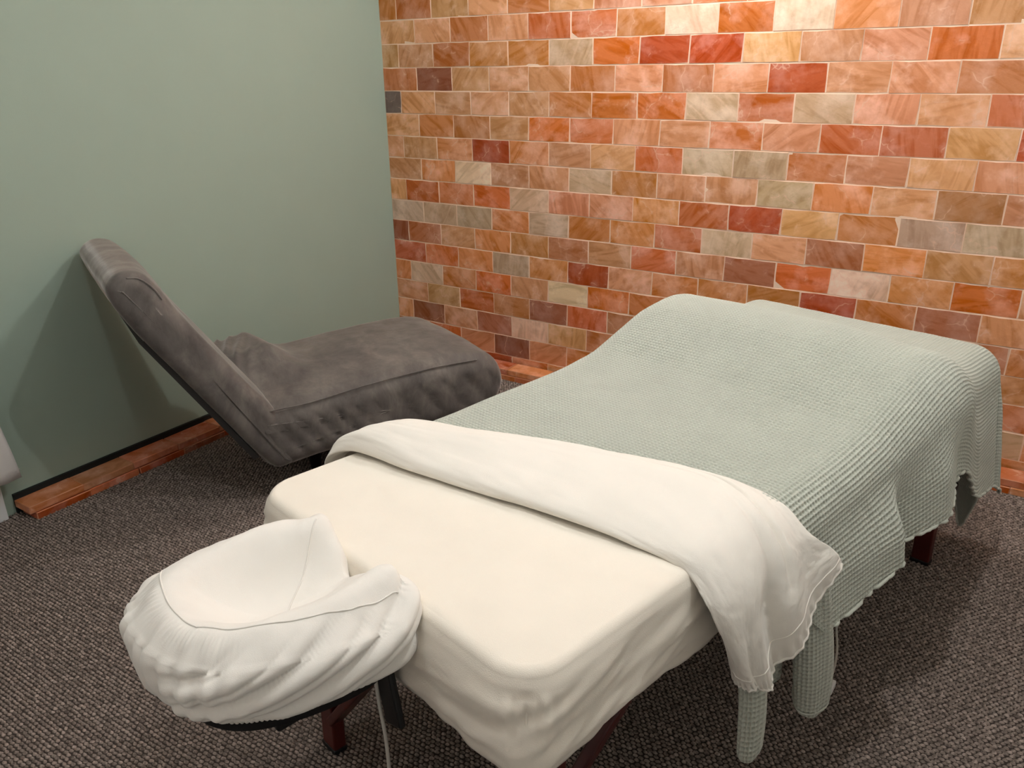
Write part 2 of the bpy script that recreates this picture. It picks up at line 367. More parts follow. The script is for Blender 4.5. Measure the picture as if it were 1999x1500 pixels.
# skirting: black board and two layers of flat salt tiles, along the green wall and along the salt wall
def tile_mesh(name, L, D, T, seed):
    r = random.Random(seed); bm = bmesh.new(); bmesh.ops.create_cube(bm, size=1)
    for v in bm.verts: v.co = Vector(((v.co.x+.5)*D, (v.co.y+.5)*L, (v.co.z+.5)*T))
    bmesh.ops.bevel(bm, geom=[e for e in bm.edges], offset=.0022, segments=1, affect='EDGES')
    for v in bm.verts: v.co += Vector((r.uniform(-.0012, .0012), r.uniform(-.0008, .0008), r.uniform(-.0006, .0006)))
    me = bm_mesh(name, bm); me.materials.append(M_SALT); me.materials.append(M_TILE_EDGE)
    for p in me.polygons: p.material_index = 1 if p.area < .0022*max(L, D)*1.8 else 0
    return me
TILES = [tile_mesh('salt_tile', .2022, .1, .0262, s) for s in range(5)]
sk = struct('baseboard_left', box_mesh('baseboard_left', (0, -2.02, 0), (.012, -.02, .073)), M_STRIP)
for lay in range(2):
    for i in range(10):
        o = bpy.data.objects.new('salt_tile', TILES[rb.randrange(5)]); COL.objects.link(o); o.parent = sk
        o.location = (.0125+(-.001 if lay else .003)+rb.uniform(-.003, .003)*1, -2.02+i*.1912-(.004 if lay else -.012)+rb.uniform(-.003, .003), lay*.0272+.0006)
        o.scale = (.94, .94, 1)
        o.color = tint(('oprroORoor' if lay else 'RrRdRrRRdr')[i], rb)
sk2 = struct('baseboard_back', box_mesh('baseboard_back', (.13, -.010, 0), (RX, -.0025, .045)), M_STRIP)
for lay in range(2):
    for i in range(15):
        o = bpy.data.objects.new('salt_tile', TILES[rb.randrange(5)]); COL.objects.link(o); o.parent = sk2
        o.rotation_euler = (0, 0, -math.pi/2)
        o.location = (.14+i*.2035+(.0 if lay else .05)+rb.uniform(-.002, .002), -.0125-(-.001 if lay else .002), lay*.0272+.0006)
        o.color = tint('OoOrRoORoOrO'[(i+lay*5) % 12], rb)
# white casing board and curtain at the left edge
struct('trim_1', box_mesh('trim_1', (0, -2.62, 0), (.022, -2.055, 2.1), .003), M_WHITEBOARD)
def curtain():
    n, m = 60, 50
    y = np.linspace(0, 1, n)[None, :]; v = np.linspace(0, 1, m)[:, None]
    z = .165+v*1.95; yy = -2.015-(z-.165)*.115-y*.55
    x = .095+.018*np.sin(y*26)*(1-.5*v)*sst(.0, .25, y)+.006*noise(y*9, v*6, 5)+.004*np.sin(v*40+y*6)*(v < .2)
    P = np.stack([x+0*z, yy, z+0*y], -1)
    me = mesh_np('curtain', P.reshape(-1, 3), grid_faces(m, n))
    o = link('curtain', me, M_CURTAIN, None, True)
    md = o.modifiers.new('thickness', 'SOLIDIFY'); md.thickness = .003
    tag(o, 'white cotton curtain with a hem hanging at the far left edge', 'curtain')
    P2 = P[:1].copy(); pts = P[0]+[.002, 0, .03]
    link('hem', tube_mesh('hem', pts[::3], .0022, 6), M_CURTAIN, o, True)
    link('curtain_rod', tube_mesh('curtain_rod', [(.095, -2.2, 2.12), (.095, -2.85, 2.12)], .012, 12), M_WHITEBOARD, o, True)
    for yb in (-2.25, -2.8): link('rod_bracket', bar_mesh('rod_bracket', (0, yb, 2.12), (.095, yb, 2.12), .014, .02), M_WHITEBOARD, o)
curtain()

# ------------------------------------------------------------------ massage table frame of reference: s = head to foot, t = left to right
TH = math.radians(76.5); TO = np.array([1.933, -2.3215, 0.0])
ES = np.array([math.cos(TH), math.sin(TH), 0]); ET = np.array([math.sin(TH), -math.cos(TH), 0])
TROT = TH-math.pi/2     # local x = t, local y = s
def TL(s, t, z): return (t, s, z)
def stz(P):
    """(s,t,z) array -> local (x,y,z) of the table frame"""
    P = np.asarray(P, float); return np.stack([P[..., 1], P[..., 0], P[..., 2]], -1)
def tthing(name, label, cat, **k):
    o = empty(name, tuple(TO), TROT); tag(o, label, cat, **k); return o
LEN, HW = 1.85, .385
def rrect(n, hw, s0, s1, r):
    """rounded rectangle outline in (s,t), n points, starts mid head edge; also outward normals and arc length"""
    pts = []; nor = []
    segs = [((s0, 0), (s0, hw-r)), ('c', (s0+r, hw-r), math.pi, math.pi/2), ((s0+r, hw), (s1-r, hw)), ('c', (s1-r, hw-r), math.pi/2, 0),
            ((s1, hw-r), (s1, -hw+r)), ('c', (s1-r, -hw+r), 0, -math.pi/2), ((s1-r, -hw), (s0+r, -hw)), ('c', (s0+r, -hw+r), -math.pi/2, -math.pi), ((s0, -hw+r), (s0, 0))]
    P = []
    for g in segs:
        if g[0] == 'c':
            for a in np.linspace(g[2], g[3], 24)[:-1]: P.append((g[1][0]+r*math.cos(a), g[1][1]+r*math.sin(a)))
        else:
            for u in np.linspace(0, 1, 60)[:-1]: P.append((g[0][0]*(1-u)+g[1][0]*u, g[0][1]*(1-u)+g[1][1]*u))
    P = np.array(P+[P[0]]); d = np.concatenate([[0], np.cumsum(np.linalg.norm(np.diff(P, axis=0), axis=1))])
    a = np.linspace(0, d[-1], n, endpoint=False); Q = np.stack([np.interp(a, d, P[:, 0]), np.interp(a, d, P[:, 1])], -1)
    T = np.roll(Q, -1, 0)-np.roll(Q, 1, 0); T /= np.linalg.norm(T, axis=1, keepdims=True)
    N = np.stack([-T[:, 1], T[:, 0]], -1)*1.0
    c = Q-np.array([(s0+s1)/2, 0]); N *= np.sign((N*c).sum(1))[:, None]
    return Q, N, a
ZT = .655
def fitted_sheet():
    n = 900
    Qt, Nt, arc = rrect(n, HW, 0, LEN, .085); Qb, Nb, _ = rrect(n, HW, 0, LEN, .034); Q, N = Qt, Nt
    rings = []
    # top: inner rings towards the middle line
    spine = np.stack([np.clip(Q[:, 0], .34, LEN-.34), 0*Q[:, 1]], -1)
    for f in np.linspace(0, 1, 26)**.8:
        q = spine*(1-f)+(Q-N*.030)*f
        z = ZT+.004*noise(q[:, 0]*5, q[:, 1]*5, 3)+.0022*fbm(q[:, 0]*14, q[:, 1]*14, 9)
        rings.append(np.stack([q[:, 0], q[:, 1], z], -1))
    for a in np.linspace(0.12, 1, 9):
        ph = a*math.radians(72); q = Q-N*(.030-.018*math.sin(ph)/math.sin(math.radians(72))); rings.append(np.stack([q[:, 0], q[:, 1], ZT-.018*(1-math.cos(ph))/.951+.003*noise(arc*8, 0*arc+2, 4)*a], -1))
    zb = .484+.006*noise(arc*7, arc*0, 21)+.005*noise(arc*19, arc*0, 22)
    dn = np.linspace(0, 1, 26)[1:]
    for d in dn:
        e_ = float(sst(.0, .8, d)); Q = Qt*(1-e_)+Qb*e_; N = Nt*(1-e_)+Nb*e_; N = N/np.linalg.norm(N, axis=1, keepdims=True)
        w = (.014*fbm(arc*6+d*2.4, 0*arc+d*2.2, 31)+.012*np.abs(fbm(arc*9+d*3, 0*arc+d*1.2, 33)))*sst(0, .3, d)
        q = Q+N*(w-.012*(1-sst(-.25, .45, d))-.014*sst(.72, 1, d))[:, None]
        z1_ = ZT-.018*(1-math.cos(math.radians(72)))/.951; rings.append(np.stack([q[:, 0], q[:, 1], z1_+(zb-z1_)*d+.003*noise(arc*8, 0*arc+2, 4)*(1-d)], -1))
    for k, (ins, up) in enumerate(((.030, .001), (.055, .008), (.08, .02))):
        q = Q-N*ins; rings.append(np.stack([q[:, 0], q[:, 1], zb+up], -1))
    P = np.array(rings); P[..., 1] *= 1-.085*sst(1.2, 1.85, P[..., 0])
    # pinched corner seams
    for sc, tc in ((0.018, HW-.018), (.018, -HW+.018), (LEN-.018, HW-.018), (LEN-.018, -HW+.018)):
        d = np.hypot(P[..., 0]-sc, P[..., 1]-tc); near = np.exp(-(d/.012)**2)*(P[..., 2] < .628); cvec = np.array([.4 if sc < 1 else LEN-.4, 0])-P[..., :2]
        cvec /= np.linalg.norm(cvec, axis=-1, keepdims=True); P[..., :2] += cvec*(near*.010)[..., None]
        tw = .004*np.sin(d*260)*np.exp(-(d/.04)**2)*(P[..., 2] < .62)*sst(.5, .6, P[..., 2]); P[..., :2] -= cvec*tw[..., None]
    me = mesh_np('fitted_sheet', stz(P).reshape(-1, 3), grid_faces(len(P), n, True, flip=False))
    o = link('fitted_sheet', me, M_SHEET, None, True); o.location = tuple(TO); o.rotation_euler = (0, 0, TROT)
    tag(o, 'cream fitted sheet stretched over the massage table top', 'sheet')
    me.flip_normals() if me.polygons[0].normal.z < 0 else None
    # seam lines at the two head corners
    for tsg in (1, -1):
        pts = [(.030, tsg*(HW-.030), .612), (.022, tsg*(HW-.022), .585), (.0165, tsg*(HW-.0165), .555), (.0145, tsg*(HW-.0145), .525), (.018, tsg*(HW-.018), .492)]
        link('seam', tube_mesh('seam', stz(pts), .0022, 6, 14), M_SHEET, o, True)
fitted_sheet()

def massage_table():
    t = tthing('massage_table', 'massage table with dark cherry wooden legs under the cream sheet', 'table')
    def part(n, me, m, smooth=False, par=t): return link(n, me, m, par, smooth)
    Q, N, _ = rrect(240, HW-.016, .016, LEN-.016, .080)
    Q[:, 1] *= 1-.085*sst(1.2, 1.85, Q[:, 0])
    rings = [np.column_stack([Q-N*i_, np.full(240, z_)]) for i_, z_ in ((.02, .576), (.0, .59), (.0, .606), (.012, .630), (.05, ZT-.010))]
    k_ = 240; V_ = stz(np.array(rings)).reshape(-1, 3)
    part('padded_top', mesh_poly('padded_top', V_, [tuple(q) for q in grid_faces(5, k_, True).tolist()]+[tuple(range(k_)), tuple(range(4*k_, 5*k_))[::-1]]), M_VINYL)
    for sgn in (-1, 1):
        part('side_rail', box_mesh('side_rail', (sgn*(HW-.05)-.011, .03, .50), (sgn*(HW-.05)+.011, LEN-.03, .574), .003), M_CHERRY)
    for y in (.04, LEN/2-.02, LEN/2+.02, LEN-.04):
        part('end_rail', box_mesh('end_rail', (-HW+.062, y-.010, .50), (HW-.062, y+.010, .574), .003), M_CHERRY)
    for s, ds in ((.082, -1), (1.73, 1)):
        for sg in (-1, 1):
            x0 = sg*.305
            lg = part('leg', bar_mesh('leg', (sg*.310, s, .0), (sg*.308, s+ds*-.01, .46), .050, .030, (0, 1, 0)), M_CHERRY)
            part('leg_upper', bar_mesh('leg_upper', (sg*.308, s+ds*-.035, .20), (sg*.312, s+ds*-.045, .56), .046, .030, (0, 1, 0)), M_CHERRY, par=lg)
            part('foot_pad', box_mesh('foot_pad', (sg*.31-.027, s-.017, .0), (sg*.31+.027, s+.017, .014), .003), M_BLACK, par=lg)
            k = part('knob', tube_mesh('knob', [(sg*.335, s, .27), (sg*.362, s, .27)], .017, 12), M_BLACK, True, par=lg)
        part('brace', bar_mesh('brace', (-.298, s-ds*.002, .085), (.02, s-ds*.002, .50), .020, .040, (0, 1, 0)), M_CHERRY)
        part('brace', bar_mesh('brace', (.240, s+.034, .10), (.385-.05, s+.218, .47), .022, .026, (0, 1, 0)), M_CHERRY)
    return t
massage_table()

# ------------------------------------------------------------------ waffle blanket
PITCH_W = .0098
def waffle(u, v):
    a = np.abs(np.sin(math.pi*u/PITCH_W)); b = np.abs(np.sin(math.pi*v/PITCH_W))
    return -sst(.12, .85, a*b)      # 0 on the ribs, -1 at the pit of a cell
def blanket():
    s0 = .43; core_s1, core_t = LEN-.055, HW-.05
    R = .085
    hs = np.array([.3, .55, .7, .9, 1.02, 1.14, 1.25, 1.36, 1.42, 1.49, 1.56, 1.64, 1.75, 1.9, 2.2]); hz = np.array([.663, .667, .671, .679, .694, .735, .772, .786, .772, .722, .686, .672, .672, .672, .672])
    def smooth_interp(x, xs, ys, k=.03):
        return (np.interp(x-k, xs, ys)+2*np.interp(x, xs, ys)+np.interp(x+k, xs, ys))/4
    hem_s = np.array([.40, .62, .72, .84, .95, 1.00, 1.06, 1.18, 1.27, 1.33, 1.40, 1.6, 1.85, 1.95])
    hem_z = np.array([.52, .52, .42, .428, .44, .445, .415, .392, .372, .385, .415, .37, .33, .30])
    ds = PITCH_W/5
    U = np.arange(s0, LEN, ds); Uf = np.linspace(0, 1, 301)[1:]; m1 = len(U); m = m1+len(Uf)
    drop = smooth_interp(U, hem_s, ZT+.01-hem_z, .012)+R*(math.pi/2-1)
    d_end = drop[-1]
    vR = core_t+.035+np.concatenate([drop, np.full(len(Uf), d_end)])
    vL = -(core_t+.20); vC = np.arange(vL, core_t+.03, ds); n2 = 170
    V = np.concatenate([np.repeat(vC[None], m, 0), vC[-1]+(vR[:, None]-vC[-1])*np.linspace(0, 1, n2+1)[None, 1:]], 1); n = V.shape[1]
    # the foot edge hangs askew: lowest near the right corner, short elsewhere; the corner itself is rounded off
    Lf = smooth_interp(V[-1], [-.7, .05, .22, .33, .42, .47, .55, .64, .72], [.36, .36, .40, .54, .62, .60, .48, .30, .12], .02)
    Ug = np.concatenate([np.repeat(U[:, None], n, 1), U[-1]+Uf[:, None]*Lf[None, :]], 0)
    # foot drape is shorter away from the right corner
    cs = np.minimum(Ug, core_s1); ctm = core_t-.030*sst(1.25, 1.85, cs); ct = np.clip(V, -core_t, ctm)
    dx, dy = Ug-cs, V-ct; d = np.hypot(dx, dy)+1e-9; nx, ny = dx/d, dy/d
    ht = smooth_interp(cs, hs, hz)
    bump = ht-.672
    fall = 1-.16*sst(.10, core_t, ct)-.05*sst(.1, core_t, -ct)
    ztop = .672+bump*np.where(bump > 0, fall, 1)
    # gentle undulation and the soft corner at the foot
    ztop = ztop+.004*noise(cs*6, ct*5, 51)
    Rl = R+.35*np.clip(ztop-.672, 0, 1)
    lim = 1.48
    ph = np.minimum(d/Rl, lim); hor = Rl*np.sin(ph); dz = Rl*(1-np.cos(ph)); rest = np.maximum(d-lim*Rl, 0)
    # perimeter coordinate, folds in the hanging part
    fl = np.array([.40, .60, .75, .9, .99, 1.05, 1.13, 1.21, 1.28, 1.35, 1.45, 1.58, 1.70, 1.80])
    fo = np.array([.0, .01, .014, .026, .044, -.020, .004, .022, .000, -.022, .000, .010, .004, 0])
    side = np.clip(ny, 0, 1)
    k = sst(-.01, .12, rest)
    fold = smooth_interp(cs, fl, fo, .015)*side**2*k
    ang = np.arctan2(ny, np.maximum(nx, 1e-6))
    incorner = (nx > .02)*(ny > .02)
    fold = fold+np.where(incorner, .008*np.sin(ang*6)*k, 0)
    endw = np.clip(nx, 0, 1)*(ny < .02)
    fold = fold+endw*.012*np.sin(ct*21+1)*k
    flare = .10*rest*side**2+.05*rest*np.clip(nx, 0, 1)
    hor = hor+np.cos(lim)*rest+flare*.6+fold
    Sx = cs+nx*hor; Ty = ct+ny*hor; Z = ztop-dz-np.sin(lim)*rest
    Z = np.maximum(Z, .03)
    P = np.stack([Sx, Ty, Z], -1)
    N = grid_normals(P); 
    up = N[m//3, n//2, 2]
    if up < 0: N = -N
    amp = .0074
    P = P+N*(waffle(Ug, V)*amp)[..., None]+N*(.0012*fbm(Ug*16, V*16, 61))[..., None]
    me = mesh_np('waffle_blanket', stz(P).reshape(-1, 3), grid_faces(m, n))
    o = link('waffle_blanket', me, M_WAFFLE, None, True); o.location = tuple(TO); o.rotation_euler = (0, 0, TROT)
    tag(o, 'sage grey waffle weave blanket draped over the raised foot half of the table', 'blanket')
    # stitched hem cord along the right and foot edges
    idx = np.linspace(np.searchsorted(U, .74), m-1, 220).astype(int)
    hem = np.concatenate([P[idx, -1], P[-1, np.linspace(n-1, 0, 150).astype(int)]])
    link('hem', tube_mesh('hem', stz(hem), .0042, 7), M_WAFFLE, o, True)
    # two hanging rolled folds of the turned-back front corner
    def roll(name, axis, r, seed):
        A = catmull(axis, 190); mm = len(A); q = 132
        th = np.linspace(0, 2*math.pi, q, endpoint=False)
        v = np.linspace(0, 1, mm)
        rad = np.interp(v, np.linspace(0, 1, len(r)), r)
        tip = np.sqrt(np.clip(1-((v-.90)/.10).clip(0, 1)**2, 0, 1)); rad = rad*np.maximum(tip, .02)
        arc = np.concatenate([[0], np.cumsum(np.linalg.norm(np.diff(A, axis=0), axis=1))])
        flute = 1+.10*np.cos(3*th[None]+seed+2.2*v[:, None])+.05*np.sin(5*th[None]+4*v[:, None]); S = A[:, 0][:, None]+rad[:, None]*flute*np.cos(th)[None]; T = A[:, 1][:, None]+rad[:, None]*.66*flute*np.sin(th)[None]; Zz = A[:, 2][:, None]+.012*np.cos(th[None]+seed)*sst(.6, 1, v)[:, None]
        G = np.stack([S, T, Zz], -1); Nn = np.stack([np.cos(th)[None]+0*S, np.sin(th)[None]/.8+0*S, 0*S], -1)
        cells = max(8, round(2*math.pi*max(r)*.82/PITCH_W))
        wv = -sst(.12, .85, np.abs(np.sin(math.pi*arc[:, None]/PITCH_W))*np.abs(np.sin(th[None]*cells/2)))
        G = G+Nn*(wv*.0050*np.minimum(tip, 1)[:, None])[..., None]
        mee = mesh_np(name, stz(G).reshape(-1, 3), grid_faces(mm, q, True)); 
        return link(name, mee, M_WAFFLE, o, True)
    roll('hanging_fold', [(.52, .415, .52), (.517, .425, .42), (.512, .435, .33), (.508, .44, .228)], [.034, .031, .030, .030, .028], 1)
    rl = roll('hanging_fold', [(.700, .420, .56), (.718, .43, .42), (.735, .436, .30), (.748, .44, .172)], [.036, .044, .048, .050, .046], 2)
    ring = [(.745+.047*math.cos(a)*(1+.10*math.cos(3*a+3.98)), .4385+.0310*math.sin(a)*(1+.10*math.cos(3*a+3.98)), .205+.011*math.cos(a+2)) for a in np.linspace(0, 2*math.pi, 25)]
    link('stitching', tube_mesh('stitching', stz(ring), .0022, 6), M_WAFFLE, rl, True)
    link('hanging_fold', roll('tmp', [(.66, .36, .50), (.66, .365, .40), (.67, .365, .32), (.68, .365, .24)], [.03, .04, .045, .05], 3).data, M_WAFFLE, o, True)
    bpy.data.objects.remove(bpy.data.objects['tmp'])
blanket()

# ------------------------------------------------------------------ turned-down top sheet
def top_sheet():
    # columns run from the left side over the table to the hanging right corner; each column: tuck, crease, face, ridge, back strip, back edge
    cols = [
      [(.235, -.415, .56), (.205, -.425, .555), (.225, -.432, .56), (.265, -.435, .565), (.31, -.435, .57), (.35, -.432, .57)],
      [(.235, -.405, .635), (.192, -.412, .636), (.205, -.412, .655), (.252, -.405, .668), (.33, -.402, .664), (.365, -.400, .655)],
      [(.265, -.36, .660), (.222, -.362, .664), (.228, -.360, .682), (.285, -.350, .700), (.350, -.345, .692), (.392, -.34, .674)],
      [(.30, -.21, .660), (.256, -.215, .663), (.264, -.21, .679), (.365, -.21, .697), (.430, -.20, .690), (.470, -.19, .676)],
      [(.34, -.04, .660), (.298, -.05, .663), (.306, -.045, .678), (.455, -.05, .695), (.515, -.03, .689), (.548, -.02, .677)],
      [(.375, .13, .660), (.338, .12, .663), (.346, .12, .677), (.520, .12, .693), (.580, .13, .688), (.612, .13, .678)],
      [(.405, .28, .659), (.368, .275, .662), (.378, .275, .675), (.553, .25, .690), (.625, .27, .684), (.662, .28, .672)],
      [(.41, .365, .650), (.376, .362, .651), (.384, .368, .664), (.525, .372, .675), (.600, .368, .672), (.660, .375, .660)],
      [(.405, .405, .610), (.370, .412, .612), (.390, .428, .612), (.500, .432, .628), (.590, .425, .632), (.665, .424, .622)],
      [(.415, .420, .540), (.392, .438, .540), (.410, .455, .535), (.480, .448, .560), (.590, .450, .575), (.700, .444, .588)],
      [(.430, .425, .480), (.418, .446, .485), (.432, .462, .478), (.490, .458, .498), (.590, .462, .535), (.715, .452, .568)],
      [(.445, .428, .436), (.440, .448, .440), (.456, .464, .432), (.512, .466, .418), (.612, .470, .472), (.728, .458, .550)],
    ]
    for q in cols[2:8]: q[3] = (q[3][0], q[3][1], q[3][2]+.008); q[4] = (q[4][0], q[4][1], q[4][2]+.005)
    C = np.array(cols)                       # (cols, rows, 3)
    m, n = 330, 190
    G = catmull(C, m)                        # along
    # resample rows
    G = np.swapaxes(G, 0, 1); G = catmull(G, n); G = np.swapaxes(G, 0, 1)
    a = np.linspace(0, 1, m)[:, None]; b = np.linspace(0, 1, n)[None, :]
    N = grid_normals(G)
    if N[m//2, n//2, 2] < 0: N = -N
    soft = sst(.06, .14, b)
    w = .006*fbm(a*7+b*1.5, b*7+a*2, 71)*soft-.004*np.exp(-((b-(.70-.25*(a-.55)))/.016)**2)*sst(.46, .54, a)*(1-sst(.60, .68, a))
    # long folds running with the band, strongest towards the hanging right end
    right = sst(.50, .80, a)
    c1 = np.exp(-((b-(.80-.10*(a-.55)/.45))/.022)**2); c2 = np.exp(-((b-(.62+.02*np.sin(a*9)))/.035)**2)
    w = w-.011*c1*sst(.35, .62, a)*(1-sst(.82, .92, a))-.012*c2*sst(.66, .80, a)
    w = w+.010*np.sin(b*24+a*3)*sst(.74, .9, a)*sst(.1, .3, b)*.7
    w = w+.0012*fbm(a*60, b*30, 75)*right
    # ruffled stitched border at the hanging end
    w = w+.0022*np.sin(b*150)*sst(.965, .99, a)
    G = G+N*w[..., None]
    me = mesh_np('top_sheet', stz(G).reshape(-1, 3), grid_faces(m, n))
    o = link('top_sheet', me, M_TOPSHEET, None, True); o.location = tuple(TO); o.rotation_euler = (0, 0, TROT)
    md = o.modifiers.new('thickness', 'SOLIDIFY'); md.thickness = .0022; md.offset = 0
    tag(o, 'white cotton top sheet folded down across the table, corner hanging over the side', 'sheet')
    e = G[-1]+N[-1]*.001; e2 = G[int(m*.955)]+N[int(m*.955)]*.0012
    link('hem', tube_mesh('hem', stz(e[8::3]), .0030, 6), M_TOPSHEET, o, True)
    link('stitching', tube_mesh('stitching', stz(e2[8::3]), .0014, 5), M_TOPSHEET, o, True)
top_sheet()

# ------------------------------------------------------------------ face cradle and its cover
CC = np.array([-.135, -.02])
OUT = np.array([(-.10, -.225), (-.03, -.205), (.012, -.165), (.022, -.115), (.016, -.060), (.000, -.022), (.002, .022), (.018, .070), (.018, .130), (-.012, .158), (-.06, .166),
                (-.13, .158), (-.205, .136), (-.27, .100), (-.312, .046), (-.328, -.02), (-.326, -.08), (-.308, -.15), (-.270, -.205), (-.21, -.232), (-.155, -.234)])
UC = np.array([(-.005, -.115), (-.08, -.140), (-.17, -.150), (-.245, -.115), (-.272, -.03), (-.255, .035), (-.19, .078), (-.10, .092), (-.01, .084)])
def udist(s, t):
    L = catmull(UC, 420); return np.min(np.hypot(s[..., None]-L[:, 0], t[..., None]-L[:, 1]), -1)
def outline(n):
    P = np.vstack([OUT, OUT[:1]]); pad = np.vstack([OUT[-3:], OUT, OUT[:4]])
    Q = catmull(pad, 4000); th = np.unwrap(np.arctan2(Q[:, 1]-CC[1], Q[:, 0]-CC[0]))
    d = np.hypot(Q[:, 0]-CC[0], Q[:, 1]-CC[1]); a = np.linspace(-math.pi, math.pi, n, endpoint=False)
    i0 = np.argsort(th % (2*math.pi)); t2 = (th % (2*math.pi))[i0]; d2 = d[i0]
    r = np.interp(a % (2*math.pi), np.concatenate([t2-2*math.pi, t2, t2+2*math.pi]), np.concatenate([d2, d2, d2]))
    r = sum(np.roll(r, k) for k in range(-5, 6))/11
    return a, r
def cradle():
    n = 720; a, r = outline(n); ca, sa = np.cos(a), np.sin(a)
    def top(s, t, rho):
        d = udist(s, t)
        z = .640+.066*np.exp(-(d/.062)**2)
        z = z-.010*sst(.12, .0, np.hypot(s+.10, t+.02))
        return z
    rows = []; vv = []
    for rho in np.linspace(0.0, .93, 50):
        s = CC[0]+r*rho*ca; t = CC[1]+r*rho*sa; rows.append(np.stack([s, t, top(s, t, rho)], -1)); vv.append(rho)
    s, t = CC[0]+r*.93*ca, CC[1]+r*.93*sa; ze = top(s, t, .93)
    # over the rim, down the skirt and under
    for k, (f, zf) in enumerate(catmull(np.array([(.965, .03), (1.0, .14), (1.012, .30), (1.0, .50), (.965, .70), (.90, .86), (.82, .96), (.75, 1.0), (.68, 1.0)]), 46)):
        s = CC[0]+r*f*ca; t = CC[1]+r*f*sa
        rows.append(np.stack([s, t, ze+(.566-ze)*zf], -1)); vv.append(.95+zf)
    P = np.array(rows); vv = np.array(vv)[:, None]; A = a[None, :]
    # notch valley opening to the table
    N = grid_normals(P, True)
    if N[20, 10, 2] < 0: N = -N
    ss, tt = P[..., 0], P[..., 1]
    near = sst(-.02, .10, tt)                       # camera side
    sk = sst(.66, 1.10, vv)*sst(2.05, 1.6, vv)
    # diagonal drag folds on the camera side
    ph = P[..., 2]*120-ss*46+2.2*noise(ss*6, P[..., 2]*9, 81)
    f1 = (np.abs(np.sin(ph*.5))**.6-.6)*.017+(np.abs(np.sin(ph*1.03+1.3))**.7-.6)*.006
    w = f1*near*sk
    head = sst(-.22, -.30, ss)
    w = w+head*sk*(np.sin(A*34+vv*3)*.0028+.006*noise(A*5, vv*3, 83))
    far = sst(-.08, -.16, tt)
    w = w+far*sk*.006*np.sin(ss*70+vv*6)+.004*fbm(ss*16, tt*16, 85)*sst(.2, .5, vv)
    # soft drag lines on top
    w = w+.0035*np.sin((tt*1.0+ss*.35)*95+2*noise(ss*7, tt*7, 87))*sst(.25, .6, vv)*sst(1.2, .8, vv)*.55
    # gathers along the head seam and the lower elastic
    w = w+.0015*np.sin(A*120)*np.exp(-((vv-.80)/.05)**2)*head+.002*np.sin(A*140)*sst(1.75, 1.95, vv)
    P = P+N*w[..., None]
    me = mesh_np('cradle_cover', stz(P).reshape(-1, 3), grid_faces(len(P), n, True))
    o = link('cradle_cover', me, M_COVER, None, True); o.location = tuple(TO); o.rotation_euler = (0, 0, TROT)
    if me.polygons[20*n].normal.z < 0: me.flip_normals()
    tag(o, 'white cotton cover with elastic edge wrapped over the horseshoe face cradle', 'cradle cover')
    # seams
    def seam(path, rad=.0013):
        path = np.array(path); Pf = P[:52].reshape(-1, 3); pts = []
        for q in catmull(path, 60):
            k = np.argmin((Pf[:, 0]-q[0])**2+(Pf[:, 1]-q[1])**2); pts.append((q[0], q[1], Pf[k, 2]+.0006))
        pts = np.array(pts); z = pts[:, 2].copy(); z[1:-1] = (z[:-2]+z[1:-1]+z[2:])/3; pts[:, 2] = z
        link('seam', tube_mesh('seam', stz(pts), rad, 6), M_COVER, o, True)
    seam([(-.165, -.205), (-.225, -.185), (-.255, -.12), (-.27, -.03), (-.262, .025)])
    seam([(-.262, .025), (-.21, .072), (-.13, .108), (-.06, .124), (-.005, .122)])
    seam([(-.005, -.105), (-.06, -.06), (-.11, -.02), (-.125, .02), (-.12, .05)])
    # the cradle itself: black platform, cushion, arms
    c = tthing('face_cradle', 'black face cradle platform clipped to the head end of the table', 'face cradle')
    rr = r*.745
    V = []; 
    for z, f in ((.543, .93), (.540, 1.0), (.560, 1.0), (.563, .93)):
        V.append(np.stack([CC[0]+rr*f*ca, CC[1]+rr*f*sa, np.full(n, z)], -1)[::6])
    V = np.array(V); k = V.shape[1]
    faces = [tuple(q) for q in grid_faces(4, k, True).tolist()]+[tuple(range(k))[::-1], tuple(range(3*k, 4*k))]
    pm = mesh_poly('platform', stz(V).reshape(-1, 3), faces)
    link('platform', pm, M_BLACK, c)
    L = catmull(UC, 60)
    link('cushion', tube_mesh('cushion', stz(np.column_stack([L, np.full(60, .615)])), [.03, .040, .040, .040, .03], 16), M_VINYL, c, True)
    for tt_ in (-.085, .075):
        link('support_arm', bar_mesh('support_arm', TL(-.20, tt_, .530), TL(.06, tt_, .530), .022, .016), M_BLACK, c)
    link('hanging_strap', bar_mesh('hanging_strap', TL(-.022, .088, .548), TL(-.028, .122, .445), .045, .012, (0, 1, 0)), M_BLACK, c)
    link('strap_clip', bar_mesh('strap_clip', TL(-.03, .075, .552), TL(-.03, .075, .515), .030, .020, (0, 1, 0)), M_BLACK, c)
cradle()

# ------------------------------------------------------------------ cords
def tlink(name, pts, r, mat, label, cat):
    o = link(name, tube_mesh(name, stz(pts), r, 8, 60), mat, None, True); o.location = tuple(TO); o.rotation_euler = (0, 0, TROT); tag(o, label, cat); return o
tlink('power_cord', [(-.036, .087, .52), (-.034, .088, .47), (-.03, .091, .40), (-.028, .090, .33), (-.03, .09, .22), (-.04, .10, .10), (.02, .13, .004), (.2, .18, .003)], .0032, M_CORD,
      'thin white cord hanging below the face cradle', 'cord')
cord2 = tlink('warmer_cord', [(1.19, .30, .47), (1.20, .30, .30), (1.22, .29, .10), (1.235, .285, .02), (1.17, .32, .006), (1.08, .352, .006), (1.03, .36, .012), (.99, .362, .02)], .0030, M_CORD,
      'pale cord dropping from the blanket to a white plug on the carpet', 'cord')
link('plug', bar_mesh('plug', TL(1.035, .365, .018), TL(.99, .375, .026), .030, .018, (0, 0, 1), .003), plain('white_plug', srgb(235, 235, 232), .4, .4), cord2)

